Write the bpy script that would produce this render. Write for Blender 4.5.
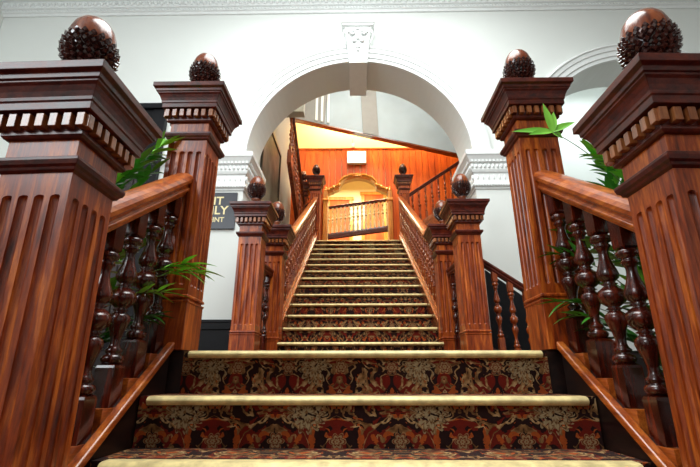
import bpy, math, random
from mathutils import Vector, Matrix, Euler
random.seed(7)
PI = math.pi
for o in list(bpy.data.objects):
    bpy.data.objects.remove(o)
SC = bpy.context.scene
COL = SC.collection

# ------------------------------------------------------------------ camera
PITCH, YAW = 0.3287, 0.0162
cam = bpy.data.objects.new('camera', bpy.data.cameras.new('camera'))
COL.objects.link(cam)
cam.location = (-0.032, -1.936, -0.115)
cam.rotation_euler = (PI/2 + PITCH, 0, YAW)
cam.data.sensor_width = 36
cam.data.lens = 420.0/700*36
cam.data.clip_start = 0.02
SC.camera = cam

# ------------------------------------------------------------------ world, lights, exposure
w = bpy.data.worlds.new('world'); SC.world = w; w.use_nodes = True
w.node_tree.nodes['Background'].inputs[0].default_value = (0.75, 0.85, 1, 1)
w.node_tree.nodes['Background'].inputs[1].default_value = 0.05

def area(name, loc, target, size, sy, power, color):
    d = bpy.data.lights.new(name, 'AREA'); d.shape = 'RECTANGLE'; d.size = size; d.size_y = sy
    d.energy = power; d.color = color
    o = bpy.data.objects.new(name, d); COL.objects.link(o); o.location = loc
    o.rotation_euler = (Vector(target)-Vector(loc)).to_track_quat('-Z', 'Y').to_euler()
    return o
def point(name, loc, power, color, r=0.12):
    d = bpy.data.lights.new(name, 'POINT'); d.energy = power; d.color = color; d.shadow_soft_size = r
    o = bpy.data.objects.new(name, d); COL.objects.link(o); o.location = loc
    return o
area('window_light_left', (-3.6, -4.0, 3.2), (0.3, 1.5, 1.0), 1.8, 2.2, 140, (0.90, 0.96, 1.0))
area('ceiling_light', (0.1, -0.6, 4.6), (0.1, -0.4, 0), 2.6, 2.2, 215, (0.97, 1.0, 0.98))
area('landing_light', (0.0, 1.0, 4.62), (0.0, 1.1, 0), 3.0, 0.8, 55, (0.95, 1.0, 1.0))
area('side_room_light', (3.8, 3.3, 4.6), (3.8, 3.35, 0), 1.6, 0.7, 45, (0.92, 0.98, 1.0))
area('stair_hall_light', (0.0, 4.0, 6.5), (0.0, 4.05, 0), 1.6, 1.4, 105, (1.0, 0.88, 0.70))
area('upper_landing_lamp', (0.4, 6.16, 5.95), (0.4, 6.6, 4.6), 2.8, 0.25, 230, (1.0, 0.70, 0.36))
area('upper_hall_light', (0, 8.4, 5.3), (0, 8.6, 2.4), 1.8, 1.2, 260, (1.0, 0.88, 0.60))
area('bulkhead_fill_light', (0.4, 3.4, 6.5), (0.4, 5.6, 5.0), 1.6, 0.4, 34, (0.80, 0.93, 1.0))  # unseen cool fill added to brighten the bulkhead
SC.view_settings.view_transform = 'Standard'
SC.view_settings.look = 'None'
SC.view_settings.exposure = 0.0
SC.view_settings.gamma = 1
SC.view_settings.use_curve_mapping = False

# ------------------------------------------------------------------ materials
class NT:
    def __init__(s, name):
        s.m = bpy.data.materials.new(name); s.m.use_nodes = True
        s.t = s.m.node_tree; s.b = s.t.nodes['Principled BSDF']
    def n(s, typ, **k):
        nd = s.t.nodes.new(typ)
        for a, v in k.items(): setattr(nd, a, v)
        return nd
    def l(s, a, b): s.t.links.new(a, b)
    def math(s, op, a, b=None, c=None):
        nd = s.n('ShaderNodeMath', operation=op)
        for i, v in enumerate((a, b, c)):
            if v is None: continue
            if isinstance(v, (int, float)): nd.inputs[i].default_value = v
            else: s.l(v, nd.inputs[i])
        return nd.outputs[0]
    def ramp(s, fac, stops, interp='LINEAR'):
        r = s.n('ShaderNodeValToRGB'); r.color_ramp.interpolation = interp
        e = r.color_ramp.elements
        while len(e) < len(stops): e.new(0.5)
        for i, (p, c) in enumerate(stops):
            e[i].position = p; e[i].color = tuple(c) + (1,)
        s.l(fac, r.inputs[0]); return r.outputs[0]
    def mix(s, f, a, b):
        nd = s.n('ShaderNodeMix', data_type='RGBA')
        if isinstance(f, (int, float)): nd.inputs[0].default_value = f
        else: s.l(f, nd.inputs[0])
        for i, v in ((6, a), (7, b)):
            if isinstance(v, tuple): nd.inputs[i].default_value = tuple(v) + (1,)
            else: s.l(v, nd.inputs[i])
        return nd.outputs[2]
    def noise(s, vec, scale, detail=3, dist=0, rough=.5):
        nd = s.n('ShaderNodeTexNoise'); s.l(vec, nd.inputs['Vector'])
        nd.inputs['Scale'].default_value = scale; nd.inputs['Detail'].default_value = detail
        nd.inputs['Distortion'].default_value = dist; nd.inputs['Roughness'].default_value = rough
        return nd.outputs['Fac']
    def bump(s, h, strength, dist=0.01):
        b = s.n('ShaderNodeBump'); b.inputs['Strength'].default_value = strength
        b.inputs['Distance'].default_value = dist
        s.l(h, b.inputs['Height']); s.l(b.outputs[0], s.b.inputs['Normal'])
    def objvec(s, scale=(1, 1, 1), rnd=True):
        tc = s.n('ShaderNodeTexCoord'); mp = s.n('ShaderNodeMapping')
        s.l(tc.outputs['Object'], mp.inputs[0]); mp.inputs['Scale'].default_value = scale
        if not rnd: return mp.outputs[0]
        oi = s.n('ShaderNodeObjectInfo'); sc = s.n('ShaderNodeVectorMath', operation='ADD')
        k = s.math('MULTIPLY', oi.outputs['Random'], 37.0)
        cb = s.n('ShaderNodeCombineXYZ'); s.l(k, cb.inputs[0]); s.l(k, cb.inputs[1]); s.l(k, cb.inputs[2])
        s.l(mp.outputs[0], sc.inputs[0]); s.l(cb.outputs[0], sc.inputs[1])
        return sc.outputs[0]

def plain(name, col, rough=.6, metal=0, var=.06, scale=6, bump=0, emit=None, spec=.5):
    t = NT(name)
    v = t.objvec()
    n = t.noise(v, scale, 3)
    a = tuple(c*(1-var) for c in col); b = tuple(min(1, c*(1+var)) for c in col)
    t.l(t.ramp(n, [(.3, a), (.7, b)]), t.b.inputs['Base Color'])
    t.b.inputs['Roughness'].default_value = rough; t.b.inputs['Metallic'].default_value = metal
    t.b.inputs['Specular IOR Level'].default_value = spec
    if bump: t.bump(t.noise(v, scale*12, 2), bump, .004)
    if emit:
        t.b.inputs['Emission Color'].default_value = tuple(emit[0]) + (1,); t.b.inputs['Emission Strength'].default_value = emit[1]
    return t.m

def wood(name, dark, mid, light, stretch, rough=.28, coat=.35, scale=9):
    t = NT(name)
    v = t.objvec(stretch)
    g = t.noise(v, scale, 6, .6, .62)
    fine = t.noise(v, scale*6, 3, .2)
    f = t.math('ADD', t.math('MULTIPLY', g, .78), t.math('MULTIPLY', fine, .22))
    c = t.ramp(f, [(.34, dark), (.50, mid), (.66, light)])
    t.l(c, t.b.inputs['Base Color'])
    t.l(t.math('ADD', t.math('MULTIPLY', g, .15), rough-.07), t.b.inputs['Roughness'])
    t.b.inputs['Coat Weight'].default_value = coat; t.b.inputs['Coat Roughness'].default_value = .12
    t.bump(fine, .05, .002)
    return t.m
ZV, YV, XV = (3, 3, .35), (3, .35, 3), (.35, 3, 3)
M_post = wood('mahogany_post', (.070, .0065, .0015), (.31, .047, .005), (.68, .170, .018), ZV, .34, .10)
M_cap = wood('mahogany_capital', (.026, .0034, .0018), (.085, .0085, .0035), (.17, .022, .005), (2, 2, 3), .36, .08)
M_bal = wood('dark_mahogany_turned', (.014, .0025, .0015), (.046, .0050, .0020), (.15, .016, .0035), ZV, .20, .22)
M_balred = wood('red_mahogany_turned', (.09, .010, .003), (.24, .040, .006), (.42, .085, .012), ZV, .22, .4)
M_rail = wood('honey_mahogany_rail', (.16, .022, .004), (.42, .085, .011), (.68, .20, .030), YV, .30, .25)
M_railx = wood('mahogany_rail_cross', (.09, .018, .007), (.20, .048, .014), (.30, .085, .025), XV, .24, .4)
M_acorn = wood('acorn_nut_wood', (.08, .014, .004), (.19, .038, .009), (.30, .075, .018), ZV, .24, .2)
M_scale = wood('acorn_scale_wood', (.022, .007, .006), (.05, .014, .010), (.09, .024, .014), ZV, .2, .6)
M_dent = wood('dentil_wood', (.12, .028, .008), (.30, .09, .025), (.48, .18, .06), ZV, .24, .4)
M_string = wood('dark_string_wood', (.006, .003, .003), (.014, .006, .005), (.03, .01, .006), YV, .4, .1)
M_black = plain('black_skirting_paint', (.007, .007, .009), .5, var=.2, spec=.2)
M_wall = plain('white_wall_paint', (.80, .83, .80), .7, var=.012, scale=2, spec=.2)
M_plas = plain('white_moulding_plaster', (.86, .89, .88), .55, var=.02, scale=20)
M_hallwall = plain('grey_hall_wall', (.50, .50, .45), .7, var=.04, scale=3)
M_upper = plain('blue_grey_bulkhead_paint', (.44, .51, .56), .85, var=.12, scale=1.2)
M_upbrown = plain('taupe_bulkhead_reflection', (.30, .29, .28), .6, var=.05)  # grey-brown reflection and shadow tones put into colour
M_yellow = plain('yellow_wall_paint', (.86, .68, .36), .7, var=.02)
M_cream = plain('cream_wall_paint', (.86, .74, .45), .7, var=.02)
M_ceil = plain('ceiling_paint', (.82, .84, .82), .8, var=.01)
M_gold = wood('golden_oak_frame', (.40, .12, .012), (.66, .24, .028), (.80, .36, .06), ZV, .3, .4)
M_floor = plain('dark_red_floor_carpet', (.07, .012, .010), .95, var=.5, scale=25, spec=.1)
M_sign = plain('black_sign_enamel', (.018, .020, .030), .35, var=.1)
M_letter = plain('gold_letter_paint', (.85, .72, .38), .4, var=.05)
M_glass = plain('picture_glass_print', (.16, .17, .14), .45, var=.6, scale=2.5)
M_frame = plain('dark_bronze_frame', (.035, .03, .022), .35, var=.3)
M_lit = plain('lit_sign_face', (.8, .9, .8), .5, emit=((.80, 1.0, .78), 1.6))
M_litside = plain('sign_housing_plastic', (.6, .62, .6), .5)
M_stem = plain('green_stem', (.09, .13, .03), .5, var=.3)
M_pot = plain('dark_glazed_pot', (.03, .05, .045), .2, var=.3)
M_soil = plain('potting_soil', (.03, .02, .012), .95, var=.4, scale=40)

def leafmat(name, a, b):
    t = NT(name)
    n = t.noise(t.objvec(), 5, 2)
    t.l(t.ramp(n, [(.3, a), (.7, b)]), t.b.inputs['Base Color'])
    t.b.inputs['Roughness'].default_value = .35
    t.b.inputs['Transmission Weight'].default_value = 0
    return t.m
M_leaf = leafmat('green_leaf', (.02, .15, .015), (.08, .38, .035))
M_leafl = leafmat('bright_green_leaf', (.12, .42, .03), (.32, .72, .08))

def carpet():
    t = NT('floral_axminster_carpet')
    tc = t.n('ShaderNodeTexCoord'); sp = t.n('ShaderNodeSeparateXYZ'); t.l(tc.outputs['Object'], sp.inputs[0])
    x = sp.outputs[0]; v = t.math('ADD', sp.outputs[1], sp.outputs[2])
    px = t.math('PINGPONG', t.math('ADD', x, 10.0), .23)
    def vec(a, b, z=0.0):
        c = t.n('ShaderNodeCombineXYZ'); t.l(a, c.inputs[0]); t.l(b, c.inputs[1]); c.inputs[2].default_value = z
        return c.outputs[0]
    P = vec(px, v)
    # warp
    nx = t.math('MULTIPLY', t.math('SUBTRACT', t.noise(P, 9, 2), .5), .07)
    ny = t.math('MULTIPLY', t.math('SUBTRACT', t.noise(vec(px, v, 3.3), 9, 2), .5), .07)
    wx = t.math('ADD', px, nx); wy = t.math('ADD', v, ny)
    # scrolling acanthus: contour bands of a low noise with feathered edges
    n1 = t.noise(vec(wx, wy, 7.1), 9, 2.0, 1.3)
    feather = t.math('MULTIPLY', t.math('SUBTRACT', t.noise(vec(wx, wy, 1.7), 75, 1), .5), .12)
    band = t.math('ABSOLUTE', t.math('SUBTRACT', t.math('ADD', n1, feather), .50))
    scroll = t.math('LESS_THAN', band, .031)
    # flowers
    def flower(ox, oy, cw, ch, R, k, seed):
        fx = t.math('SUBTRACT', t.math('MODULO', t.math('ADD', x, 20.0+ox), cw), cw/2)
        fy = t.math('SUBTRACT', t.math('MODULO', t.math('ADD', v, 20.0+oy), ch), ch/2)
        fx = t.math('ADD', fx, t.math('MULTIPLY', nx, .3)); fy = t.math('ADD', fy, t.math('MULTIPLY', ny, .3))
        r = t.math('SQRT', t.math('ADD', t.math('MULTIPLY', fx, fx), t.math('MULTIPLY', fy, fy)))
        th = t.math('ARCTAN2', fy, fx)
        pet = t.math('ADD', R*.72, t.math('MULTIPLY', t.math('ABSOLUTE', t.math('COSINE', t.math('MULTIPLY', th, k/2))), R*.5))
        rings = t.math('ABSOLUTE', t.math('SINE', t.math('MULTIPLY', t.math('DIVIDE', r, pet), 7.5)))
        return t.math('LESS_THAN', r, pet), rings
    m1, r1 = flower(.23, .04, .46, .43, .062, 13, 0)
    m2, r2 = flower(.0, .20, .23, .26, .026, 6, 1)
    red = t.math('GREATER_THAN', t.noise(vec(wx, wy, 5.0), 12, 3.5, .8), .56)
    n4 = t.noise(P, 160, 2)
    ground = t.mix(red, (.014, .006, .006), (.22, .014, .006))
    orange = t.math('GREATER_THAN', t.noise(vec(wx, wy, 9.0), 24, 3, .6), .60)
    ground = t.mix(orange, ground, (.58, .11, .018))
    c = t.mix(scroll, ground, t.ramp(t.noise(vec(wx, wy, 4.4), 38, 3), [(.3, (.10, .04, .012)), (.50, (.40, .20, .07)), (.66, (.80, .52, .24))]))
    fl = t.ramp(r1, [(.0, (.10, .03, .012)), (.35, (.34, .20, .08)), (.8, (.52, .40, .22))])
    m1 = t.math('MULTIPLY', m1, t.math('GREATER_THAN', t.noise(vec(wx, wy, 2.2), 60, 2), .44))
    c = t.mix(m1, c, fl)
    fl2 = t.ramp(r2, [(.0, (.03, .01, .01)), (.5, (.40, .09, .02)), (.9, (.45, .32, .16))])
    c = t.mix(m2, c, fl2)
    c = t.mix(t.math('MULTIPLY', t.math('ADD', n4, t.noise(P, 30, 2)), .42), c, (.03, .012, .01))
    t.l(c, t.b.inputs['Base Color'])
    t.b.inputs['Roughness'].default_value = .95; t.b.inputs['Specular IOR Level'].default_value = .1
    t.b.inputs['Sheen Weight'].default_value = .10; t.b.inputs['Sheen Roughness'].default_value = .35; t.b.inputs['Sheen Tint'].default_value = (1, .85, .80, 1)
    t.bump(n4, .3, .004)
    return t.m
M_carpet = carpet()
M_nose = plain('gold_stair_nosing', (.80, .64, .30), .5, metal=.15, var=.28, scale=22, bump=.2)

def panelmat():
    t = NT('orange_matchboard')
    v = t.objvec((3, 3, .3), False)
    tc = t.n('ShaderNodeTexCoord'); sp = t.n('ShaderNodeSeparateXYZ'); t.l(tc.outputs['Object'], sp.inputs[0])
    board = t.math('FLOOR', t.math('DIVIDE', sp.outputs[0], .14))
    wn = t.n('ShaderNodeTexWhiteNoise', noise_dimensions='1D'); t.l(board, wn.inputs['W'])
    f = t.math('ADD', t.math('MULTIPLY', t.noise(v, 9, 5, .5), .7), t.math('MULTIPLY', wn.outputs['Value'], .3))
    t.l(t.ramp(f, [(.3, (.46, .060, .004)), (.55, (.64, .105, .007)), (.75, (.76, .16, .015))]), t.b.inputs['Base Color'])
    t.b.inputs['Roughness'].default_value = .5; t.b.inputs['Specular IOR Level'].default_value = .3
    return t.m
M_panel = panelmat()

# ------------------------------------------------------------------ mesh helpers
class MB:
    def __init__(s): s.v = []; s.f = []; s.sm = []
    def add(s, vs, fs, smooth=False):
        n = len(s.v); s.v += [tuple(p) for p in vs]
        for f in fs: s.f.append([i+n for i in f]); s.sm.append(smooth)
        return s
    def box(s, x0, x1, y0, y1, z0, z1):
        vs = [(x, y, z) for z in (z0, z1) for y in (y0, y1) for x in (x0, x1)]
        return s.add(vs, [(0, 2, 3, 1), (4, 5, 7, 6), (0, 1, 5, 4), (1, 3, 7, 5), (3, 2, 6, 7), (2, 0, 4, 6)])
    def rect_lathe(s, cx, cy, hx, hy, prof, cap=True):
        # prof: (offset, z) going up or down
        vs = []; fs = []
        for o, z in prof:
            vs += [(cx-hx-o, cy-hy-o, z), (cx+hx+o, cy-hy-o, z), (cx+hx+o, cy+hy+o, z), (cx-hx-o, cy+hy+o, z)]
        up = prof[-1][1] > prof[0][1]
        for k in range(len(prof)-1):
            for i in range(4):
                a, b = 4*k+i, 4*k+(i+1) % 4
                f = (a, b, b+4, a+4)
                fs.append(f if up else f[::-1])
        if cap:
            e = 4*(len(prof)-1)
            fs.append((3, 2, 1, 0) if up else (0, 1, 2, 3)); fs.append((e, e+1, e+2, e+3) if up else (e+3, e+2, e+1, e))
        return s.add(vs, fs)
    def lathe(s, prof, seg=20, c=(0, 0), smooth=True, sq=0):
        vs = []; fs = []
        for r, z in prof:
            for i in range(seg):
                a = 2*PI*i/seg
                vs.append((c[0]+r*math.cos(a), c[1]+r*math.sin(a), z))
        for k in range(len(prof)-1):
            for i in range(seg):
                a, b = seg*k+i, seg*k+(i+1) % seg
                fs.append((a, b, b+seg, a+seg))
        n = len(prof)
        fs.append(tuple(range(seg))[::-1]); fs.append(tuple(range(seg*(n-1), seg*n)))
        return s.add(vs, fs, smooth)
    def sweep(s, p0, p1, prof):
        # prof (u, v): u along horizontal normal, v vertical; ends are vertical cuts
        p0 = Vector(p0); p1 = Vector(p1); d = (p1-p0); h = Vector((d.x, d.y, 0)).normalized(); u = Vector((h.y, -h.x, 0))
        n = len(prof); vs = [p0+u*a+Vector((0, 0, b)) for a, b in prof] + [p1+u*a+Vector((0, 0, b)) for a, b in prof]
        fs = [(i, (i+1) % n, n+(i+1) % n, n+i) for i in range(n)]
        fs += [tuple(range(n))[::-1], tuple(range(n, 2*n))]
        return s.add(vs, fs)
    def prism_xz(s, poly, y0, y1):
        n = len(poly); vs = [(x, y0, z) for x, z in poly] + [(x, y1, z) for x, z in poly]
        fs = [(i, (i+1) % n, n+(i+1) % n, n+i) for i in range(n)] + [tuple(range(n))[::-1], tuple(range(n, 2*n))]
        return s.add(vs, fs)
    def prism_yz(s, poly, x0, x1):
        n = len(poly); vs = [(x0, y, z) for y, z in poly] + [(x1, y, z) for y, z in poly]
        fs = [(i, (i+1) % n, n+(i+1) % n, n+i) for i in range(n)] + [tuple(range(n))[::-1], tuple(range(n, 2*n))]
        return s.add(vs, fs)
    def tube(s, pts, r, seg=8, r1=None):
        pts = [Vector(p) for p in pts]; n = len(pts); vs = []; fs = []
        for k, p in enumerate(pts):
            d = (pts[min(k+1, n-1)]-pts[max(k-1, 0)]).normalized()
            a = d.cross(Vector((0, 0, 1)));
            if a.length < .01: a = Vector((1, 0, 0))
            a.normalize(); b = d.cross(a)
            rr = r if r1 is None else r+(r1-r)*k/(n-1)
            for i in range(seg):
                t = 2*PI*i/seg; vs.append(p+a*math.cos(t)*rr+b*math.sin(t)*rr)
        for k in range(n-1):
            for i in range(seg):
                x, y = seg*k+i, seg*k+(i+1) % seg; fs.append((x, y, y+seg, x+seg))
        fs.append(tuple(range(seg))[::-1]); fs.append(tuple(range(seg*(n-1), seg*n)))
        return s.add(vs, fs, True)
    def ball(s, c, rx, ry, rz, seg=8, rings=6, rot=None):
        vs = []; fs = []; c = Vector(c)
        for k in range(1, rings):
            p = PI*k/rings
            for i in range(seg):
                t = 2*PI*i/seg
                q = Vector((rx*math.sin(p)*math.cos(t), ry*math.sin(p)*math.sin(t), -rz*math.cos(p)))
                if rot is not None: q = rot @ q
                vs.append(c+q)
        for e in (-1, 1):
            q = Vector((0, 0, e*rz));  q = rot @ q if rot is not None else q; vs.append(c+q)
        nb = seg*(rings-1)
        for k in range(rings-2):
            for i in range(seg):
                a, b = seg*k+i, seg*k+(i+1) % seg; fs.append((a, b, b+seg, a+seg))
        for i in range(seg):
            fs.append((nb, (i+1) % seg, i)); fs.append((nb+1, seg*(rings-2)+i, seg*(rings-2)+(i+1) % seg))
        return s.add(vs, fs, True)
    def mesh(s, name):
        m = bpy.data.meshes.new(name); m.from_pydata([tuple(p) for p in s.v], [], s.f); m.update()
        m.polygons.foreach_set('use_smooth', s.sm)
        import bmesh
        bm = bmesh.new(); bm.from_mesh(m); bmesh.ops.recalc_face_normals(bm, faces=bm.faces); bm.to_mesh(m); bm.free()
        return m
    def build(s, name, mat, parent=None, bevel=0, loc=None):
        o = bpy.data.objects.new(name, s.mesh(name)); o.data.materials.append(mat); COL.objects.link(o)
        if parent: o.parent = parent
        if loc: o.location = loc
        if bevel:
            b = o.modifiers.new('bevel', 'BEVEL'); b.width = bevel; b.segments = 2; b.limit_method = 'ANGLE'; b.angle_limit = math.radians(40)
            b.harden_normals = False
        return o

def tag(o, label=None, cat=None, group=None, kind=None):
    if label: o['label'] = label
    if cat: o['category'] = cat
    if group: o['group'] = group
    if kind: o['kind'] = kind
    return o
def empty(name, loc, label, cat, group=None, rz=0):
    o = bpy.data.objects.new(name, None); COL.objects.link(o); o.location = loc; o.rotation_euler.z = rz
    o.empty_display_size = .1
    return tag(o, label, cat, group)
def struct(name, mb, mat, bevel=0, parent=None):
    o = mb.build(name, mat, parent, bevel)
    if not parent: o['kind'] = 'structure'
    return o
def copy_tree(o, parent=None):
    c = o.copy(); COL.objects.link(c)
    if parent: c.parent = parent
    for ch in list(o.children): copy_tree(ch, c)
    return c

# ------------------------------------------------------------------ the shell
WY0, WY1 = 2.35, 2.87       # arch wall front and back
AR, AZ = 1.30, 2.30         # arch radius, spring height
CEI = 4.78
XL, XR, YB = -4.7, 6.2, -5.5
FL = -.712
struct('floor', MB().box(XL-.2, XR+.2, YB-.2, .2, FL-.1, FL), M_floor)
lf = MB().box(XL-.2, 1.18, .2, WY1+.1, -.16, 0).box(1.18, XR+.2, .2, 1.70, -.16, 0)
lf.box(-1.6, -.80, WY1+.1, 5.7, -.16, 0).box(.80, 2.0, WY1+.1, 5.7, -.16, 0)
struct('floor_landing', lf, M_carpet)
struct('wall_landing_front', MB().box(XL-.1, -1.03, .12, .2, FL, -.0), M_string)
struct('wall_landing_front', MB().box(1.03, XR+.1, .12, .2, FL, -.0), M_string)
struct('ceiling', MB().box(XL-.2, XR+.2, YB-.2, WY1, CEI, CEI+.15), M_ceil)
struct('wall_left', MB().box(XL-.15, XL, YB-.15, WY1, FL-.1, CEI+.1), M_wall)
struct('wall_right', MB().box(XR, XR+.15, YB-.15, 4.6, -1.8, CEI+.1), M_wall)
struct('wall_behind', MB().box(XL-.15, XR+.15, YB-.15, YB, FL-.1, CEI+.1), M_wall)

def arch_over(mb, cx, top, seg=48):
    for k in range(seg):
        a0, a1 = PI-PI*k/seg, PI-PI*(k+1)/seg
        x0, z0 = cx+AR*math.cos(a0), AZ+AR*math.sin(a0); x1, z1 = cx+AR*math.cos(a1), AZ+AR*math.sin(a1)
        vs = [(x0, WY0, z0), (x1, WY0, z1), (x1, WY0, top), (x0, WY0, top), (x0, WY1, z0), (x1, WY1, z1), (x1, WY1, top), (x0, WY1, top)]
        mb.add(vs, [(0, 1, 2, 3), (5, 4, 7, 6), (0, 4, 5, 1), (3, 2, 6, 7)])
C2 = 3.39
wf = MB()
TOP = 6.6
wf.box(XL-.1, -AR, WY0, WY1, -1.8, TOP)
arch_over(wf, 0, TOP)
wf.box(AR, C2-AR, WY0, WY1, -1.8, TOP)
arch_over(wf, C2, TOP)
wf.box(C2+AR, XR+.1, WY0, WY1, -1.8, TOP)
struct('wall_front', wf, M_wall)

def archivolt(cx, name):
    prof = [(1.300, .0), (1.300, .035), (1.345, .035), (1.35, .05), (1.41, .05), (1.416, .064), (1.46, .07), (1.475, .085), (1.495, .08), (1.51, .05), (1.51, .0)]
    mb = MB(); seg = 64; vs = []; fs = []; n = len(prof)
    for k in range(seg+1):
        a = PI-PI*k/seg
        for r, d in prof: vs.append((cx+r*math.cos(a), WY0-d+.004, AZ+r*math.sin(a)))
    for k in range(seg):
        for i in range(n-1):
            a = k*n+i; fs.append((a, a+1, a+1+n, a+n))
    mb.add(vs, fs)
    return struct(name, mb, M_plas)
archivolt(0, 'trim_1'); archivolt(C2, 'trim_2')

# impost bands at the arch springing, wrapping each pier
def impost(x0, x1, name):
    mb = MB(); cx, hx = (x0+x1)/2, (x1-x0)/2; cy, hy = (WY0+WY1)/2, (WY1-WY0)/2
    pr = [(0, 1.86), (.012, 1.862), (.012, 1.885), (.03, 1.89), (.034, 1.91), (.02, 1.92), (.014, 1.95), (.014, 2.05), (.03, 2.06), (.04, 2.085), (.04, 2.16),
          (.055, 2.17), (.07, 2.20), (.088, 2.235), (.10, 2.25), (.10, 2.30), (.085, 2.315), (0, 2.32)]
    mb.rect_lathe(cx, cy, hx, hy, pr)
    def orn(fn, z, step, out, size):
        n = int((x1-x0+.06)/step)
        for k in range(n+1):
            x = x0-.03+(x1-x0+.06)*k/n
            fn(x, WY0-out, z)
        m = int((WY1-WY0)/step)
        for k in range(m+1):
            for xx in (x0-out, x1+out): fn(xx, WY0+(WY1-WY0)*k/m, z)
    orn(lambda x, y, z: mb.ball((x, y, z), .017, .017, .028, 8, 6), 2.125, .046, .042, 0)
    orn(lambda x, y, z: mb.box(x-.012, x+.012, y-.010, y+.010, z-.016, z+.016), 2.188, .040, .060, 0)
    orn(lambda x, y, z: mb.ball((x, y, z), .012, .010, .03, 6, 5), 2.0, .060, .014, 0)
    orn(lambda x, y, z: mb.ball((x, y, z), .010, .010, .010, 6, 4), 1.90, .03, .034, 0)
    return struct(name, mb, M_plas)
impost(AR, C2-AR, 'trim_3'); impost(-2.10, -AR, 'trim_4')

# cornice along the front wall
cn = MB()
cp = [(0, 4.40), (.02, 4.40), (.03, 4.43), (.05, 4.44), (.05, 4.47), (.075, 4.48), (.075, 4.58), (.11, 4.59), (.14, 4.63), (.20, 4.68), (.24, 4.70), (.24, 4.74), (.28, 4.76), (.28, 4.79), (0, 4.79)]
cn.add([(XL, WY0-a, z) for a, z in cp] + [(XR, WY0-a, z) for a, z in cp], [(i, i+1, len(cp)+i+1, len(cp)+i) for i in range(len(cp)-1)])
x = XL+.05; k = 0
while x < XR:
    cn.ball((x, WY0-.078, 4.53), .026, .018, .036, 8, 6)
    cn.ball((x+.04, WY0-.078, 4.545), .010, .012, .028, 6, 4)
    cn.ball((x, WY0-.055, 4.455), .012, .010, .008, 6, 4)
    cn.ball((x+.04, WY0-.055, 4.455), .012, .010, .008, 6, 4)
    x += .08
struct('trim_5', cn, M_plas)

# keystone
ks = empty('keystone', (0, WY0, 3.57), 'white carved tapering keystone scroll at the crown of the central arch', 'keystone')
kb = MB()
def ksec(w, z, d): return [(-w, -d, z), (w, -d, z), (w, .0, z), (-w, .0, z)]
secs = [ksec(.118, -.0, .10), ksec(.126, .12, .12), ksec(.145, .30, .15), ksec(.165, .42, .175), ksec(.17, .43, .165)]
vs = sum(secs, []); fs = []
for k in range(len(secs)-1):
    for i in range(4): a, b = 4*k+i, 4*k+(i+1) % 4; fs.append((a, b, b+4, a+4))
fs += [(3, 2, 1, 0), (16, 17, 18, 19)]
kb.add(vs, fs); kb.build('body', M_plas, ks, .006)
MB().rect_lathe(0, -.085, .172, .095, [(0, .43), (.02, .44), (.02, .46), (.035, .47), (.035, .49), (.0, .50)]).build('cap', M_plas, ks)
MB().box(-.112, .112, -.095, WY1-WY0+.03, -.045, .012).build('soffit_block', M_plas, ks, .004)
cv = MB()
for sx in (-1, 1):
    cv.tube([(sx*.075+.045*math.cos(t)*(1-t/14)*sx, -.172-.004*t/3, .35+.045*math.sin(t)*(1-t/14)) for t in [q*.5 for q in range(20)]], .012, 6)
    cv.ball((sx*.075, -.175, .35), .012, .014, .012)
    cv.tube([(sx*.165, -.15, .40), (sx*.19, -.14, .34), (sx*.165, -.13, .27), (sx*.14, -.11, .18)], .018, 6, .005)
    cv.ball((sx*.05, -.155, .25), .032, .014, .035, rot=Matrix.Rotation(sx*.5, 3, 'Y'))
cv.ball((0, -.16, .30), .025, .016, .05); cv.ball((0, -.135, .16), .03, .012, .012); cv.ball((0, -.13, .12), .018, .01, .02)
cv.ball((0, -.175, .40), .03, .01, .016)
cv.build('carving', M_plas, ks)

# skirting on the left, stairwell darkness on the right
struct('baseboard_left', MB().box(XL, -AR, WY0-.03, WY0, 0, .33).box(XL, -AR, WY0-.045, WY0, .33, .35).box(XL, -AR, WY0-.022, WY0, .35, .40).box(XL, -AR, WY0-.03, WY0, .40, .43), M_black, .004)
dd = MB(); dd.prism_xz([(AR, -1.7), (4.9, -1.7), (4.9, -1.75+.2), (4.3, -1.35), (2.09, .32), (AR, .93)], WY0-.03, WY0)  # black skirting widened into a sheet for the stairwell's darkness
struct('wall_stairwell_dark', dd, M_black)

# right hand room behind the second arch
rr = MB().box(2.0, XR+.1, 4.4, 4.5, -1.8, 5.0).box(1.95, 2.05, WY1, 4.5, -1.8, 6.6)
struct('wall_side_room', rr, M_wall)
struct('ceiling_side_room', MB().box(2.0, XR+.1, WY1, 4.5, 4.9, 5.0), M_ceil)
struct('floor_side_room', MB().box(2.0, XR+.1, WY1, 4.5, -.16, 0), M_floor)

# stair hall behind the central arch
BW = 6.6     # back wall
TL = 2.392   # top landing height
struct('wall_hall_left', MB().box(-1.60, -1.48, WY1, BW+.1, -1.8, 7.0), M_hallwall)
struct('wall_hall_right', MB().box(3.2, 3.3, 4.5, BW+.1, -1.8, 7.0).box(2.05, 3.3, 4.5, 4.56, -1.8, 7), M_hallwall)
struct('ceiling_hall', MB().box(-1.6, 3.3, WY1, BW+.1, 6.6, 6.7), M_ceil)
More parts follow.
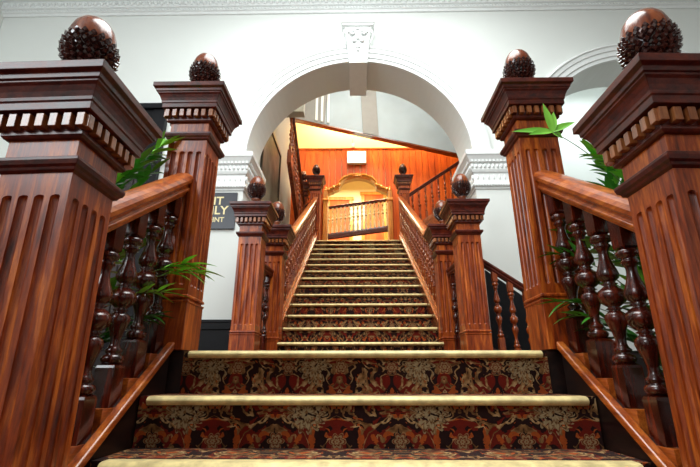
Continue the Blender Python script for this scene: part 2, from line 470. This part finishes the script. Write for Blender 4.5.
# back wall above matchboard, with opening
OW, OS = .66, 3.72   # opening half width, spring
def ohz(x):          # top outline of the ogee opening
    t = abs(x)/OW
    if t > .80: return OS+.03+.05*math.cos((t-.80)/.20*PI/2)
    if t > .60: return OS+.10+.06*((.80-t)/.20)
    return OS+.16+.255*math.sqrt(max(0, 1-(t/.62)**2))
def back(mb, z1, y0, y1):
    n = 44
    for k in range(n):
        xa, xb = -OW+2*OW*k/n, -OW+2*OW*(k+1)/n
        za, zb = ohz(xa*.9999), ohz(xb*.9999)
        vs = [(xa, y0, za), (xb, y0, zb), (xb, y0, z1), (xa, y0, z1), (xa, y1, za), (xb, y1, zb), (xb, y1, z1), (xa, y1, z1)]
        mb.add(vs, [(0, 1, 2, 3), (5, 4, 7, 6), (0, 4, 5, 1), (3, 2, 6, 7)])
PT_ = 4.86
bw = MB().box(-1.6, -OW, BW, BW+.2, -1.8, 7).box(OW, 3.3, BW, BW+.2, -1.8, 7); back(bw, 7, BW, BW+.2)
struct('wall_back', bw, M_yellow)
pn = MB()
xx = -1.48
while xx < 3.2:
    a, b = xx+.006, xx+.134
    if b < -OW or a > OW:
        pn.box(a, b, BW-.03, BW, TL, PT_)
    else:
        lo = max(ohz(max(-OW, min(OW, q))) if -OW < q < OW else TL for q in (a, (a+b)/2, b))
        if a < -OW < b: pn.box(a, -OW, BW-.03, BW, TL, PT_)
        if a < OW < b: pn.box(OW, b, BW-.03, BW, TL, PT_)
        a2, b2 = max(a, -OW), min(b, OW)
        n = 6
        for q in range(n):
            u0, u1 = a2+(b2-a2)*q/n, a2+(b2-a2)*(q+1)/n
            z0, z1 = ohz(u0*.9999), ohz(u1*.9999)
            pn.add([(u0, BW-.03, z0), (u1, BW-.03, z1), (u1, BW-.03, PT_), (u0, BW-.03, PT_)], [(0, 1, 2, 3)])
    xx += .14
pn.box(-1.48, -OW, BW-.012, BW, TL, PT_).box(OW, 3.2, BW-.012, BW, TL, PT_)
pn.box(-1.48, 3.2, BW-.045, BW, PT_-.03, PT_)
struct('wall_back_panelling', pn, M_panel)
struct('floor_top_landing', MB().box(-1.48, 3.2, 5.84, BW+4, TL-.2, TL).box(-1.48, 3.2, 5.84, 5.9, TL-.5, TL), M_floor)
# upper bulkhead with a sloping lower edge
def bl(x): return 5.30+(x+1.5)*(4.33-5.30)/(2.2+1.5)
BY = 5.98
ub = MB(); ub.prism_xz([(-1.48, bl(-1.48)), (3.2, bl(3.2)), (3.2, 6.6), (-1.48, 6.6)], BY, BY+.12)
struct('wall_bulkhead', ub, M_upper)
st = MB(); st.prism_xz([(.12, bl(.12)), (.46, bl(.46)), (.40, 6.6), (.06, 6.6)], BY-.03, BY)  # taupe strips stand in for reflected tones on the bulkhead
st.prism_xz([(-1.48, bl(-1.48)), (-.72, bl(-.72)), (-.62, 6.6), (-1.48, 6.6)], BY-.02, BY)
struct('bulkhead_reflection', st, M_upbrown)
tr = MB()
for xa in (-.92, -.80, -.66): tr.prism_xz([(xa, bl(xa)+.05), (xa+.05, bl(xa+.05)+.05), (xa+.05, 6.6), (xa, 6.6)], BY-.05, BY-.02)
struct('trim_7', tr, M_plas)
eg = MB(); eg.prism_xz([(-1.48, bl(-1.48)-.02), (3.2, bl(3.2)-.02), (3.2, bl(3.2)+.012), (-1.48, bl(-1.48)+.012)], BY-.015, BY+.13)
struct('trim_8', eg, M_railx)
ls = MB().box(-1.48, -.93, 4.2, 4.38, 4.20, 6.6)
struct('wall_upper_landing', ls, M_hallwall)
# upper room seen through the ogee opening
ur = MB().box(-2.6, 2.6, 10.0, 10.1, TL, 6).box(-2.7, -2.6, BW+.2, 10, TL, 6).box(2.6, 2.7, BW+.2, 10, TL, 6)
struct('wall_upper_room', ur, M_cream)
struct('ceiling_upper_room', MB().box(-2.7, 2.7, BW+.2, 10.1, 5.9, 6), M_cream)
def door(name, x0, x1, zt, y):
    f = MB().box(x0, x0+.10, y-.04, y, TL, zt).box(x1-.10, x1, y-.04, y, TL, zt).box(x0-.03, x1+.03, y-.06, y, zt, zt+.10)
    d = struct(name, f, M_gold)
    MB().box(x0+.10, x1-.10, y-.02, y-.0, TL, zt).box(x0+.2, x1-.2, y-.03, y-.02, TL+.3, zt-.2).build('door_leaf', M_panel, d)
    return d
door('door_2', -.95, -.14, 5.03, 10.0); door('door_3', .12, .90, 5.20, 10.0)

# dark doorcase on the left of the front wall
dk = MB().box(-2.44, -2.28, WY0-.07, WY0, .0, 2.90).box(-3.56, -3.40, WY0-.07, WY0, .0, 2.90).box(-3.60, -2.25, WY0-.10, WY0, 2.90, 2.97).box(-3.40, -2.44, WY0-.06, WY0, 2.76, 2.90).box(-2.47, -2.44, WY0-.05, WY0, 0, 2.8)
d1 = struct('door_1', dk, M_black, .006)
dl = MB().box(-3.40, -2.44, WY0-.02, WY0-.0, 0, 2.76)
for z0, z1 in ((.2, 1.0), (1.15, 2.6)):
    for x0, x1 in ((-3.3, -2.97), (-2.87, -2.55)): dl.box(x0, x1, WY0-.035, WY0-.02, z0, z1)
dl.build('door_leaf', M_string, d1, .004)
MB().ball((-3.28, WY0-.06, 1.05), .03, .03, .03, 12, 8).build('door_knob', M_nose, d1)

# ------------------------------------------------------------------ staircases
W1, G1, R1 = .822, .255, .178
lower = empty('staircase', (0, 0, 0), 'short carpeted flight with gold nosings in the foreground, rising to the first landing', 'staircase')
def nosing(x0, x1, y, z, parent, h=.042, dep=.055):
    pr = [(y+dep, z-h*.3), (y+dep, z+.001), (y+.014, z+.001), (y+.002, z-.002), (y-.006, z-.010), (y-.008, z-h*.5), (y-.005, z-h+.008), (y+.004, z-h), (y+.024, z-h), (y+.024, z-h*.3)]
    mb = MB(); mb.prism_yz(pr, x0, x1); o = mb.build('nosing', M_nose, parent, .002); return o
for k in range(4):
    z = -k*R1-.005-(.002 if k else 0); y = -k*G1
    s = MB().box(-W1-.04 if k else -.815, W1+.04 if k else .815, y+.026, y+G1+.03 if k else y+.2, z-R1-.01, z).build('step', M_carpet, lower)
    nosing(-W1 if k else -.785, W1 if k else .785, y, z, s, .031)
for sx in (-1, 1):
    mb = MB(); s0 = .70
    x0, x1 = sorted((sx*.868, sx*.895))
    mb.prism_yz([(.0, .02), (-.70, .02-s0*.70), (-.70, FL), (.0, FL)], x0, x1)
    mb.build('string_board', M_string, lower)
    xa, xb = sorted((sx*.80, sx*1.03)); MB().box(xa, xb, .03, .2, FL, -.002).build('string_end', M_string, lower)
    mb = MB(); xa, xb = sorted((sx*.850, sx*.885))
    mb.prism_yz([(-.0, .035), (-.0, .0), (-.70, -.0-s0*.70), (-.70, .035-s0*.70)], xa, xb)
    tag(mb.build('string_cap', M_rail, lower, .006), 'honey brown moulded strip edging the carpet')

W2, G2, R2, Y4 = .795, .278, .170, 2.20
upper = empty('staircase', (0, Y4, 0), 'long carpeted main flight of fourteen steps climbing through the central arch', 'staircase')
upper_inv = Matrix.Translation((0, -Y4, 0))
for k in range(14):
    y = k*G2; z = .198+k*(R2-.001)
    s = MB().box(-W2, W2, y+.022, y+G2+.05, z-R2-.012, z).build('step', M_carpet, upper)
    nosing(-W2, W2, y, z, s, .030, .05)
for sx in (-1, 1):
    x0, x1 = sorted((sx*.798, sx*.83))
    sl = R2/G2
    mb = MB(); mb.prism_yz([(.25, .34+.12*sl), (3.62, .34+3.49*sl), (3.62, .0+3.49*sl), (.7, .0), (.25, .0)], x0, x1)
    mb.build('string_board', M_railx, upper, .004)
    mb = MB(); xa, xb = sorted((sx*.795, sx*.85)); mb.prism_yz([(.245, .34+.115*sl), (.245, .37+.115*sl), (3.62, .37+3.49*sl), (3.62, .34+3.49*sl)], xa, xb)
    tag(mb.build('string_cap', M_rail, upper, .005), 'golden brown strip along the top of the string')
for sx in (-1, 1):
    xa, xb = sorted((sx*.835, sx*.87)); mb = MB()
    mb.prism_yz([(.25, 0), (3.62, 0), (3.62, 2.15), (.25, .17)], xa, xb); mb.build('spandrel', M_railx, upper)

# side stair going down to the right from the landing
side = empty('staircase', (1.18, 2.02, 0), 'side flight descending to the right along the white wall, mostly hidden in shadow', 'staircase')
for k in range(7):
    MB().box(k*.26, (k+1)*.26+.02, -.30, .295, -(k+1)*.17-.2, -(k+1)*.17).build('step', M_carpet, side)
struct('floor_lower_hall', MB().box(1.18, XR, 1.70, WY1, -1.9, -1.45), M_floor)
struct('wall_side_stair', MB().box(1.19, XR, 1.62, 1.70, -1.5, -.16), M_string)

# ------------------------------------------------------------------ newel posts
def square_section(mb, prof): mb.rect_lathe(0, 0, 0, 0, prof)
def fluted(half, z0, z1, fz0, fz1, nf=4, fw=.027, gap=.017, depth=.013):
    tot = nf*fw+(nf-1)*gap; st_ = [(-tot/2)+i*(fw+gap) for i in range(nf)]
    us = [-half]
    for s_ in st_:
        for q in range(9): us.append(s_+fw*(.5-.5*math.cos(PI*q/8)))
    us.append(half)
    r = fw/2
    zs = [z0, fz0-.002]
    zs += [fz0+r*(1-math.cos(PI/2*q/5)) for q in range(6)] + [fz0+(fz1-fz0)*q/4 for q in (1, 2, 3)] + [fz1-r*(1-math.cos(PI/2*q/5)) for q in range(5, -1, -1)] + [fz1+.002, z1]
    def dep(u, z):
        for s_ in st_:
            c = s_+r
            if abs(u-c) <= r:
                zz = 0
                if z < fz0+r: zz = fz0+r-z
                elif z > fz1-r: zz = z-(fz1-r)
                q = (u-c)**2+zz**2
                return depth*math.sqrt(max(0, 1-q/r**2))
        return 0
    mb = MB()
    for side_ in range(4):
        R = Matrix.Rotation(PI/2*side_, 3, 'Z'); vs = []; fs = []; n = len(us)
        for z in zs:
            for u in us: vs.append(R @ Vector((u, -half+dep(u, z), z)))
        for j in range(len(zs)-1):
            for i in range(n-1): a = j*n+i; fs.append((a, a+1, a+1+n, a+n))
        mb.add(vs, fs, False)
    mb.rect_lathe(0, 0, half, half, [(-.0, z0), (-.0, z0+.001)]); return mb
H = 1.383; S = .1013
def make_newel(loc, label, base=0.0):
    t = empty('newel_post', loc, label, 'newel post', 'fluted newel posts with acorn finials')
    mb = MB(); hp = S+.004
    mb.rect_lathe(0, 0, 0, 0, [(hp, -base), (hp, .212), (hp+.004, .216), (hp+.004, .222), (hp-.007, .226), (hp-.007, .232), (hp+.004, .236), (hp+.003, .246), (S, .252)])
    mb.build('plinth', M_post, t, .002)
    fluted(S, .25, 1.18, .295, 1.008).build('shaft', M_post, t)
    mb = MB(); mb.rect_lathe(0, 0, 0, 0, [(S-.002, 1.072), (S+.010, 1.078), (S+.013, 1.086), (S+.020, 1.092), (S+.024, 1.104), (S+.024, 1.113), (S+.008, 1.119), (S-.002, 1.124)])
    mb.build('collar', M_cap, t, .0015)
    mb = MB(); mb.rect_lathe(0, 0, 0, 0, [(S-.002, 1.178), (.112, 1.180), (.118, 1.188), (.118, 1.198), (.114, 1.2), (.114, 1.250), (.146, 1.252), (.146, 1.276), (.150, 1.280), (.151, 1.290), (.156, 1.305),
        (.163, 1.320), (.170, 1.328), (.170, 1.334), (.176, 1.336), (.177, 1.350), (.181, 1.353), (.190, 1.358), (.190, H), (.05, H+.002)])
    cp_ = mb.build('capital', M_cap, t, .0015)
    mb = MB()
    for sd in range(4):
        R = Matrix.Rotation(PI/2*sd, 3, 'Z')
        for i in range(7):
            u = -.117+.039*i; b = MB().box(u-.0115, u+.0115, -.138, -.112, 1.204, 1.246)
            mb.add([R @ Vector(p) for p in b.v], b.f)
    mb.build('dentils', M_dent, cp_, .0015)
    # acorn finial
    MB().lathe([(.088, H), (.090, H+.010), (.080, H+.020), (.055, H+.030), (.034, H+.042), (.027, H+.060), (.030, H+.078), (.045, H+.092)], 28).build('finial_base', M_acorn, t)
    zc = H+.194
    nut = [(.0001, .195), (.02, .192), (.04, .182), (.060, .162), (.077, .132), (.088, .092), (.0925, .05), (.090, .01), (.08, -.03)][::-1]
    MB().lathe([(r_*.82, zc+z_*.74) for r_, z_ in nut], 32).build('finial_nut', M_acorn, t)
    cup = MB(); prof = []
    for q in range(13):
        a = -PI/2+PI*.60*q/12+.02; prof.append((.075*math.cos(a), zc+.086*math.sin(a)))
    cup.lathe(prof, 32)
    for ring in range(9):
        a = -PI/2+.36+ring*.195
        rr_, zz = .0775*math.cos(a), zc+.089*math.sin(a)
        n = max(9, int(2*PI*rr_/.0225))
        for i in range(n):
            th = 2*PI*(i+.5*(ring % 2))/n
            R = Matrix.Rotation(th, 3, 'Z') @ Matrix.Rotation(-a, 3, 'Y')
            c0 = Vector((rr_*math.cos(th), rr_*math.sin(th), zz)); g = .0122
            vs = [c0+R @ Vector(p) for p in ((0, -g, 0), (0, 0, -g), (0, g, 0), (0, 0, g), (.011, -g*.55, 0), (.009, 0, -g*.6), (.011, g*.55, 0), (.014, 0, g*.6))]
            cup.add(vs, [(4, 5, 6, 7), (0, 1, 5, 4), (1, 2, 6, 5), (2, 3, 7, 6), (3, 0, 4, 7)])
    cup.build('finial_cup', M_scale, t)
    return t
N0 = make_newel((-.925, .104, 0), 'left newel post with acorn finial at the head of the foreground steps')
def newel(loc, label, s=1, name=None):
    c = copy_tree(N0); c.location = loc; c['label'] = label; c.scale = (s, s, s); return c
newel((.925, .104, 0), 'right newel post with acorn finial at the head of the foreground steps')
N1 = make_newel((-.898, -.792, -.650), 'large left newel post nearest the viewer, cut by the left photo edge', .062)
c = copy_tree(N1); N1.rotation_euler.y = -.025
c.location = (.908, -.792, -.650); c.rotation_euler.y = .025; c['label'] = 'large right newel post nearest the viewer, cut by the right photo edge'
newel((-.985, 1.72, 0), 'left newel post on the landing, in front of the white pier with the black sign')
newel((.962, 1.70, 0), 'right newel post on the landing where the descending side handrail starts')
newel((-.900, 2.34, 0), 'left newel post at the foot of the long flight, half hidden behind another')
newel((.900, 2.34, 0), 'right newel post at the foot of the long flight, half hidden behind another')
newel((-.865, 5.95, TL), 'small distant newel post at the top left of the long flight')
newel((.94, 5.95, TL), 'small distant newel post at the top right of the long flight')
newel((-1.17, 6.25, TL), 'farthest newel post, beside the steep left upper balustrade')

# ------------------------------------------------------------------ balustrades
def bal_profile():
    b = [(.026, .165), (.036, .172), (.040, .182), (.036, .192), (.022, .198), (.028, .206), (.030, .212), (.022, .220), (.0175, .232), (.018, .25), (.024, .275), (.034, .300), (.039, .318), (.036, .332), (.023, .343),
         (.019, .348), (.029, .353), (.019, .359), (.028, .366), (.044, .378), (.049, .398), (.044, .418)]
    top = [(r, .796-z) for r, z in b[::-1] if z < .398]
    return [(r, .165+(z-.165)*1.16) for r, z in b+top]
BP = bal_profile()
def baluster_mesh(name, seg, rs, hb, ht, height, mat):
    k = height/.796
    mb = MB(); mb.lathe([(r*rs, z*k) for r, z in BP], seg)
    q = .035*rs
    mb.rect_lathe(0, 0, 0, 0, [(q, -hb), (q, .150*k), (q*.92, .160*k), (q*.6, .168*k)])
    q = .031*rs
    mb.rect_lathe(0, 0, 0, 0, [(q*.6, (.796-.093)*k), (q*.95, (.796-.083)*k), (q, (.796-.075)*k), (q, height+ht)])
    me = mb.mesh(name); me.materials.append(mat)
    return me
RAILP = [(-.030, 0), (.030, 0), (.032, .012), (.042, .018), (.044, .030), (.036, .036), (.038, .050), (.052, .060), (.054, .078), (.046, .094), (.028, .104), (0, .108),
         (-.028, .104), (-.046, .094), (-.054, .078), (-.052, .060), (-.038, .050), (-.036, .036), (-.044, .030), (-.042, .018), (-.032, .012)]
def balustrade(p0, p1, n, me, label, railmat, ms, rs=1.0, bh=.72, base=(.05, .06), group='turned wooden balustrades', basemat=None, inset=.5, extra=None):
    p0 = Vector(p0); p1 = Vector(p1)
    t = empty('balustrade', p0, label, 'balustrade', group)
    d = p1-p0
    MB().sweep((0, 0, bh), tuple(d+Vector((0, 0, bh))), [(a*rs, b*rs) for a, b in RAILP]).build('handrail', railmat, t, .002)
    bw_, bt = base
    if bw_: MB().sweep((0, 0, -bt), tuple(d+Vector((0, 0, -bt))), [(-bw_, 0), (bw_, 0), (bw_, bt*.7), (bw_*.85, bt), (-bw_*.85, bt), (-bw_, bt*.7)]).build('base_rail', basemat or railmat, t, .002)
    rz = math.atan2(d.y, d.x)
    for i in range(n):
        f = (i+inset)/(n-1+2*inset)
        b = bpy.data.objects.new('baluster', me); COL.objects.link(b); b.parent = t; b.location = d*f; b.rotation_euler.z = rz
    return t
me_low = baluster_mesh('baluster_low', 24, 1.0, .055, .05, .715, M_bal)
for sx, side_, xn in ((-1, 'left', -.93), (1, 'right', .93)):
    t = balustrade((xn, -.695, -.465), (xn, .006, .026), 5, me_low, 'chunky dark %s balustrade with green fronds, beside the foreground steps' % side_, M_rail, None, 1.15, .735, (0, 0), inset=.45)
    mb = MB(); n = 5; poly = []
    L = .70; y0, z0 = 0, -.0
    p = L/5.0; sl = .70
    pts = [(0, -.20)]
    for i in range(5):
        za = (i+.52)*p*sl
        pts += [(i*p, za), ((i+1)*p, za)]
    pts += [(L, .50-.10), (L, .0+.2)]
    pts = [(0, -.24)] + pts[1:-2] + [(L, .25)]
    mb.prism_yz(pts, -.038, .045) if sx > 0 else mb.prism_yz(pts, -.045, .038)
    tag(mb.build('stepped_base', M_rail, t, .002), 'honey brown stepped blocks under the balusters')
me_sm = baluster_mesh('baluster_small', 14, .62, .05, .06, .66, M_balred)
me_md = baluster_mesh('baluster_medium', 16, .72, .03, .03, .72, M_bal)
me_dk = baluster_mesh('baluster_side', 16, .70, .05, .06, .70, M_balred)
# short level ones on the landing
balustrade((-.965, 1.825, .12), (-.915, 2.235, .12), 3, me_md, 'short level balustrade between the two left landing newels', M_cap, None, .8, .72, (.04, .06))
balustrade((.945, 1.805, .12), (.915, 2.235, .12), 3, me_md, 'short level balustrade between the two right landing newels', M_cap, None, .8, .72, (.04, .06))
# long ones beside the main flight
sl = R2/G2
for sx, nm in ((-1, 'left'), (1, 'right')):
    balustrade((sx*.853, 2.445, .182+.245*sl+.16), (sx*.853, 5.85, .182+3.65*sl+.16), 24, me_sm, 'long %s balustrade climbing beside the main carpeted flight' % nm, M_rail, None, .95, .66, (.035, .05))
# side stair rail running down to the right from the landing newel
balustrade((1.065, 1.75, .145), (2.6, 1.75, .145-1.535*.70), 11, me_dk, 'dark balustrade sloping down to the right below the white wall', M_cap, None, .7, .70, (.04, .12), inset=1.0)
# return flights
RY = 5.95
balustrade((1.045, RY, TL+.28), (2.95, RY, TL+.28+1.905*.69), 14, me_sm, 'upper right balustrade rising across the orange boarded wall', M_cap, None, .75, .68, (.03, .10), basemat=M_rail)
rt = empty('staircase', (1.045, RY, TL), 'upper right flight with golden string rising along the boarded wall', 'staircase')
for k in range(8): MB().box(.05+k*.24, .05+(k+1)*.24+.02, .03, .60, (k)*.166, (k+1)*.166).build('step', M_carpet, rt)
mb = MB(); mb.prism_xz([(0, .0), (0, .20), (1.905, .20+1.905*.69), (1.905, -.1+1.905*.69), (.15, 0)], -.02, .025); tag(mb.build('string_board', M_rail, rt), 'golden brown string')
balustrade((-1.13, 5.98, TL+.12), (-1.17, 4.38, TL+.12+1.60*.66), 14, me_sm, 'steep upper left balustrade rising towards the viewer beside the grey wall', M_cap, None, .9, .70, (.035, .25), basemat=M_balred)
balustrade((-.965, 6.0, TL+.1), (-1.08, 6.2, TL+.1), 1, me_sm, 'tiny level rail joining the two distant left newels', M_cap, None, .8, .70, (.035, .05))
# opening balustrade
balustrade((-1.1, 7.0, 2.86), (1.1, 7.0, 3.16), 23, baluster_mesh('baluster_opening', 14, .72, .04, .04, .62, M_cream), 'pale lit balustrade seen through the ogee arched opening', M_cap, None, .7, .60, (.05, .12), basemat=M_cap)
struct('floor_upper_room', MB().box(-2.6, 2.6, 7.9, 10, TL, TL+.02), M_floor)

# ogee frame around the opening
fr = empty('arched_frame', (0, BW, TL), 'golden carved ogee arched frame around the opening on the upper landing', 'arch frame')
mb = MB(); n = 60; vs = []; fs = []
for k in range(n+1):
    x_ = -OW+2*OW*k/n; z_ = ohz(x_*.9999)-TL
    th = .045+.015*abs(math.sin(k/n*PI*9))
    xo = x_*1.06
    vs += [(x_, -.09, z_-.015), (xo, -.09, z_+th), (x_, .02, z_-.015), (xo, .0, z_+th), (x_*1.04, -.12, z_+th*.45)]
for k in range(n):
    a = 5*k; b = a+5
    fs += [(a, b, b+4, a+4), (a+4, b+4, b+1, a+1), (a+1, b+1, b+3, a+3), (a+2, a, b, b+2)][0:3] + [(a, a+2, b+2, b)]
mb.add(vs, fs); mb.build('arch_moulding', M_gold, fr)
for sx in (-1, 1):
    mb = MB(); mb.rect_lathe(sx*(OW+.045), -.06, .045, .05, [(0, 0), (0, OS-TL+.03)]); mb.rect_lathe(sx*(OW+.045), -.06, .045, .05, [(.02, 0), (.02, .2), (0, .22)])
    mb.rect_lathe(sx*(OW+.045), -.06, .045, .05, [(0, OS-TL-.22), (.02, OS-TL-.20), (.02, OS-TL-.16), (0, OS-TL-.14)])
    mb.lathe([(.045, OS-TL+.03), (.05, OS-TL+.06), (.03, OS-TL+.09), (.035, OS-TL+.12), (.005, OS-TL+.16)], 12, (sx*(OW+.045), -.06))
    mb.build('side_column', M_gold, fr, .003)
MB().ball((0, -.11, ohz(0)-TL-.02), .10, .02, .025).build('carved_crest', M_gold, fr)
for sx in (-1, 1):
    for f_ in (.62, .80, .97): MB().ball((sx*OW*f_, -.11, ohz(OW*f_)-TL+.02), .035, .03, .05).build('carved_boss', M_gold, fr)

# ------------------------------------------------------------------ signs, picture
sg = empty('wall_sign', (-1.56, WY0-.012, 1.615), 'black sign with gold capital lettering on the white wall left of the arch', 'sign')
MB().box(-.29, .205, -.012, .012, -.215, .215).build('board', M_sign, sg, .003)
def text(body, size, x, z, parent, mat, y=-.0135, align='RIGHT'):
    cu = bpy.data.curves.new('lettering', 'FONT'); cu.body = body; cu.size = size; cu.align_x = align; cu.extrude = .0012; cu.offset = size*.018
    o = bpy.data.objects.new('lettering_curve', cu); COL.objects.link(o)
    bpy.context.view_layer.update()
    dg = bpy.context.evaluated_depsgraph_get(); me = bpy.data.meshes.new_from_object(o.evaluated_get(dg))
    bpy.data.objects.remove(o)
    q = bpy.data.objects.new('lettering', me); me.materials.clear(); me.materials.append(mat); COL.objects.link(q)
    q.parent = parent; q.location = (x, y, z); q.rotation_euler = (PI/2, 0, 0)
    return q
text('EXIT', .132, .060, .070, sg, M_letter); text('ONLY', .138, .118, -.045, sg, M_letter); text('POINT', .078, .085, -.135, sg, M_letter)

ex = empty('lit_sign', (-.02, BW-.10, 4.44), 'glowing pale green lit box sign on the boards above the arched frame', 'sign')
MB().box(-.215, .215, -.03, .06, -.02, .29).build('housing', M_litside, ex, .008)
MB().box(-.20, .20, -.036, -.031, -.005, .275).build('lit_face', M_lit, ex)
sn = empty('detector', (-.10, BW-.03, 4.92), 'small white detector with thin rod on the yellow wall above the lit sign', 'detector')
MB().box(-.045, .045, -.06, .0, -.06, .04).build('body', M_litside, sn, .01)
MB().tube([(-.0, -.02, .04), (-.03, -.02, .28)], .008).build('rod', M_hallwall, sn)

pc = empty('framed_picture', (-1.48, 4.45, 2.95), 'dark framed picture hanging on the left wall beyond the arch', 'picture')
y0, y1, z0, z1 = -.75, .68, -.75, .92
MB().box(0, .035, y0, y1, z0, z0+.06).box(0, .035, y0, y1, z1-.06, z1).box(0, .035, y0, y0+.06, z0, z1).box(0, .035, y1-.06, y1, z0, z1).build('frame', M_frame, pc, .005)
MB().box(0.0, .012, y0+.05, y1-.05, z0+.05, z1-.05).build('print', M_glass, pc)

# ------------------------------------------------------------------ plants
def leaf(mb, base, dirv, length, width, droop=.25, up=Vector((0, 0, 1))):
    d = Vector(dirv).normalized(); side_ = d.cross(up)
    if side_.length < .05: side_ = d.cross(Vector((1, 0, 0)))
    side_.normalize(); nrm = side_.cross(d)
    n = 7; vs = []; fs = []; b = Vector(base)
    for i in range(n+1):
        t = i/n; wd = width*math.sin(PI*min(1, t*.93+.07)**.75)*.5
        c_ = b+d*length*t-Vector((0, 0, 1))*droop*length*t*t
        vs += [c_-side_*wd+nrm*wd*.35, c_, c_+side_*wd+nrm*wd*.35]
    for i in range(n):
        a = 3*i; fs += [(a, a+1, a+4, a+3), (a+1, a+2, a+5, a+4)]
    mb.add(vs, fs, True)
def frond(parent, pts, nleaf, ll, lw, mat, seed, start=.35):
    rnd = random.Random(seed); P = [Vector(p) for p in pts]
    def bez(t):
        Q = P[:]
        while len(Q) > 1: Q = [Q[i].lerp(Q[i+1], t) for i in range(len(Q)-1)]
        return Q[0]
    st_ = MB().tube([bez(i/14) for i in range(15)], .0035, 6, .0015).build('stem', M_stem, parent)
    mb = MB()
    if isinstance(nleaf, list):
        for dv, ln in nleaf: leaf(mb, bez(.995), dv, ln, lw, .06, up=Vector((0, -1, .3)))
        nleaf = 0
    for i in range(nleaf):
        t = start+(1-start)*i/(nleaf-1); p = bez(t); d = (bez(min(1, t+.02))-bez(t-.02)).normalized()
        ax = d.cross(Vector((0, 0, 1)));
        if ax.length < .1: ax = Vector((1, 0, 0))
        ax.normalize()
        ang = (1 if i % 2 else -1)*(.75+rnd.random()*.3)*(1-t*.35) if i < nleaf-1 else 0
        spin = rnd.uniform(-.9, .9)
        q = Matrix.Rotation(spin, 3, d) @ ax
        v = d*math.cos(ang)+q*math.sin(ang)
        leaf(mb, p, v, ll*rnd.uniform(.75, 1.1), lw*rnd.uniform(.8, 1.1), rnd.uniform(.05, .3))
    mb.build('leaves', mat, st_)
def plant(loc, label, fronds):
    t = empty('potted_bamboo_palm', loc, label, 'plant', 'potted bamboo palms')
    p = MB().lathe([(.10, 0), (.12, .01), (.145, .20), (.155, .24), (.165, .25), (.165, .28), (.145, .28), (.14, .24), (.13, .235)], 28).build('pot', M_pot, t)
    MB().lathe([(.135, .22), (.135, .245), (.02, .255)], 24).build('soil', M_soil, t)
    L = Vector(loc)
    for i, (tip, mid, n, ll, lw, mat, st_) in enumerate(fronds):
        tip = Vector(tip)-L; mid = Vector(mid)-L
        base = Vector((math.cos(i*2.1)*.05, math.sin(i*2.1)*.05, .245))
        frond(t, [base, (base.x*1.5, base.y*1.5, max(.4, mid.z*.75)), mid, tip], n, ll, lw, mat, i*13+int(abs(loc[0])*100)+(5 if loc[0] > 0 else 0), st_)
    return t
Lf = [((-.78, -.10, .37), (-1.00, -.14, .36), 11, .13, .032, M_leafl, .80),
      ((-.74, -.12, .33), (-.98, -.16, .34), 9, .13, .030, M_leafl, .82),
      ((-.84, -.20, .22), (-1.0, -.22, .24), 8, .11, .026, M_leafl, .80),
      ((-.88, -.16, .13), (-1.02, -.18, .14), 8, .10, .026, M_leaf, .80),
      ((-1.02, -.04, 1.03), (-1.13, -.10, .88), 8, .15, .030, M_leafl, .84),
      ((-1.08, -.04, .95), (-1.18, -.10, .80), 14, .13, .036, M_leaf, .70),
      ((-1.10, -.12, .87), (-1.2, -.1, .75), 14, .13, .036, M_leaf, .66),
      ((-1.08, -.18, .80), (-1.2, -.2, .7), 14, .13, .036, M_leaf, .66),
      ((-1.12, -.24, .73), (-1.2, -.25, .6), 14, .12, .034, M_leafl, .66),
      ((-1.06, -.05, .86), (-1.2, -.05, .7), 12, .12, .034, M_leaf, .66)]
Rf = [((.945, -.10, 1.045), (1.06, -.14, .93), [((-1, .05, .10), .20), ((-.8, -.1, -.12), .13), ((-.12, 0, 1), .18), ((.22, .05, 1), .13), ((.9, 0, .45), .14), ((.5, 0, -.4), .06)], .155, .040, M_leafl, .955),
      ((1.10, -.14, .90), (1.2, -.15, .70), 12, .13, .036, M_leafl, .76),
      ((1.10, -.22, .83), (1.22, -.2, .7), 13, .13, .036, M_leafl, .74),
      ((1.12, -.30, .76), (1.25, -.3, .6), 13, .13, .036, M_leaf, .72),
      ((1.14, -.16, .82), (1.25, -.1, .6), 12, .13, .036, M_leaf, .72),
      ((.84, -.12, .19), (1.0, -.14, .20), 9, .13, .028, M_leaf, .80),
      ((.86, -.18, .12), (1.02, -.2, .14), 8, .12, .026, M_leaf, .80),
      ((.90, -.05, .42), (1.06, -.1, .40), 9, .12, .028, M_leaf, .75)]
rf_ = random.Random(3)
for q in range(34):
    ty = -.62+.70*q/33; tz = .02+(ty+.62)*.55+rf_.uniform(-.25, .45)
    Lf.append(((-1.01-rf_.random()*.12, ty, tz), (-1.18, ty*.7-.1, tz-.12), 24, .13, .042, M_leaf if q % 3 else M_leafl, .15))
    Rf.append(((1.0+rf_.random()*.10, ty, tz), (1.18, ty*.7-.1, tz-.12), 24, .13, .042, M_leaf if q % 3 else M_leafl, .15))
plant((-1.32, -.30, FL), 'green bamboo palm with glossy fronds poking through the left lower balustrade', Lf)
plant((1.32, -.30, FL), 'green bamboo palm with glossy fronds poking through the right lower balustrade', Rf)
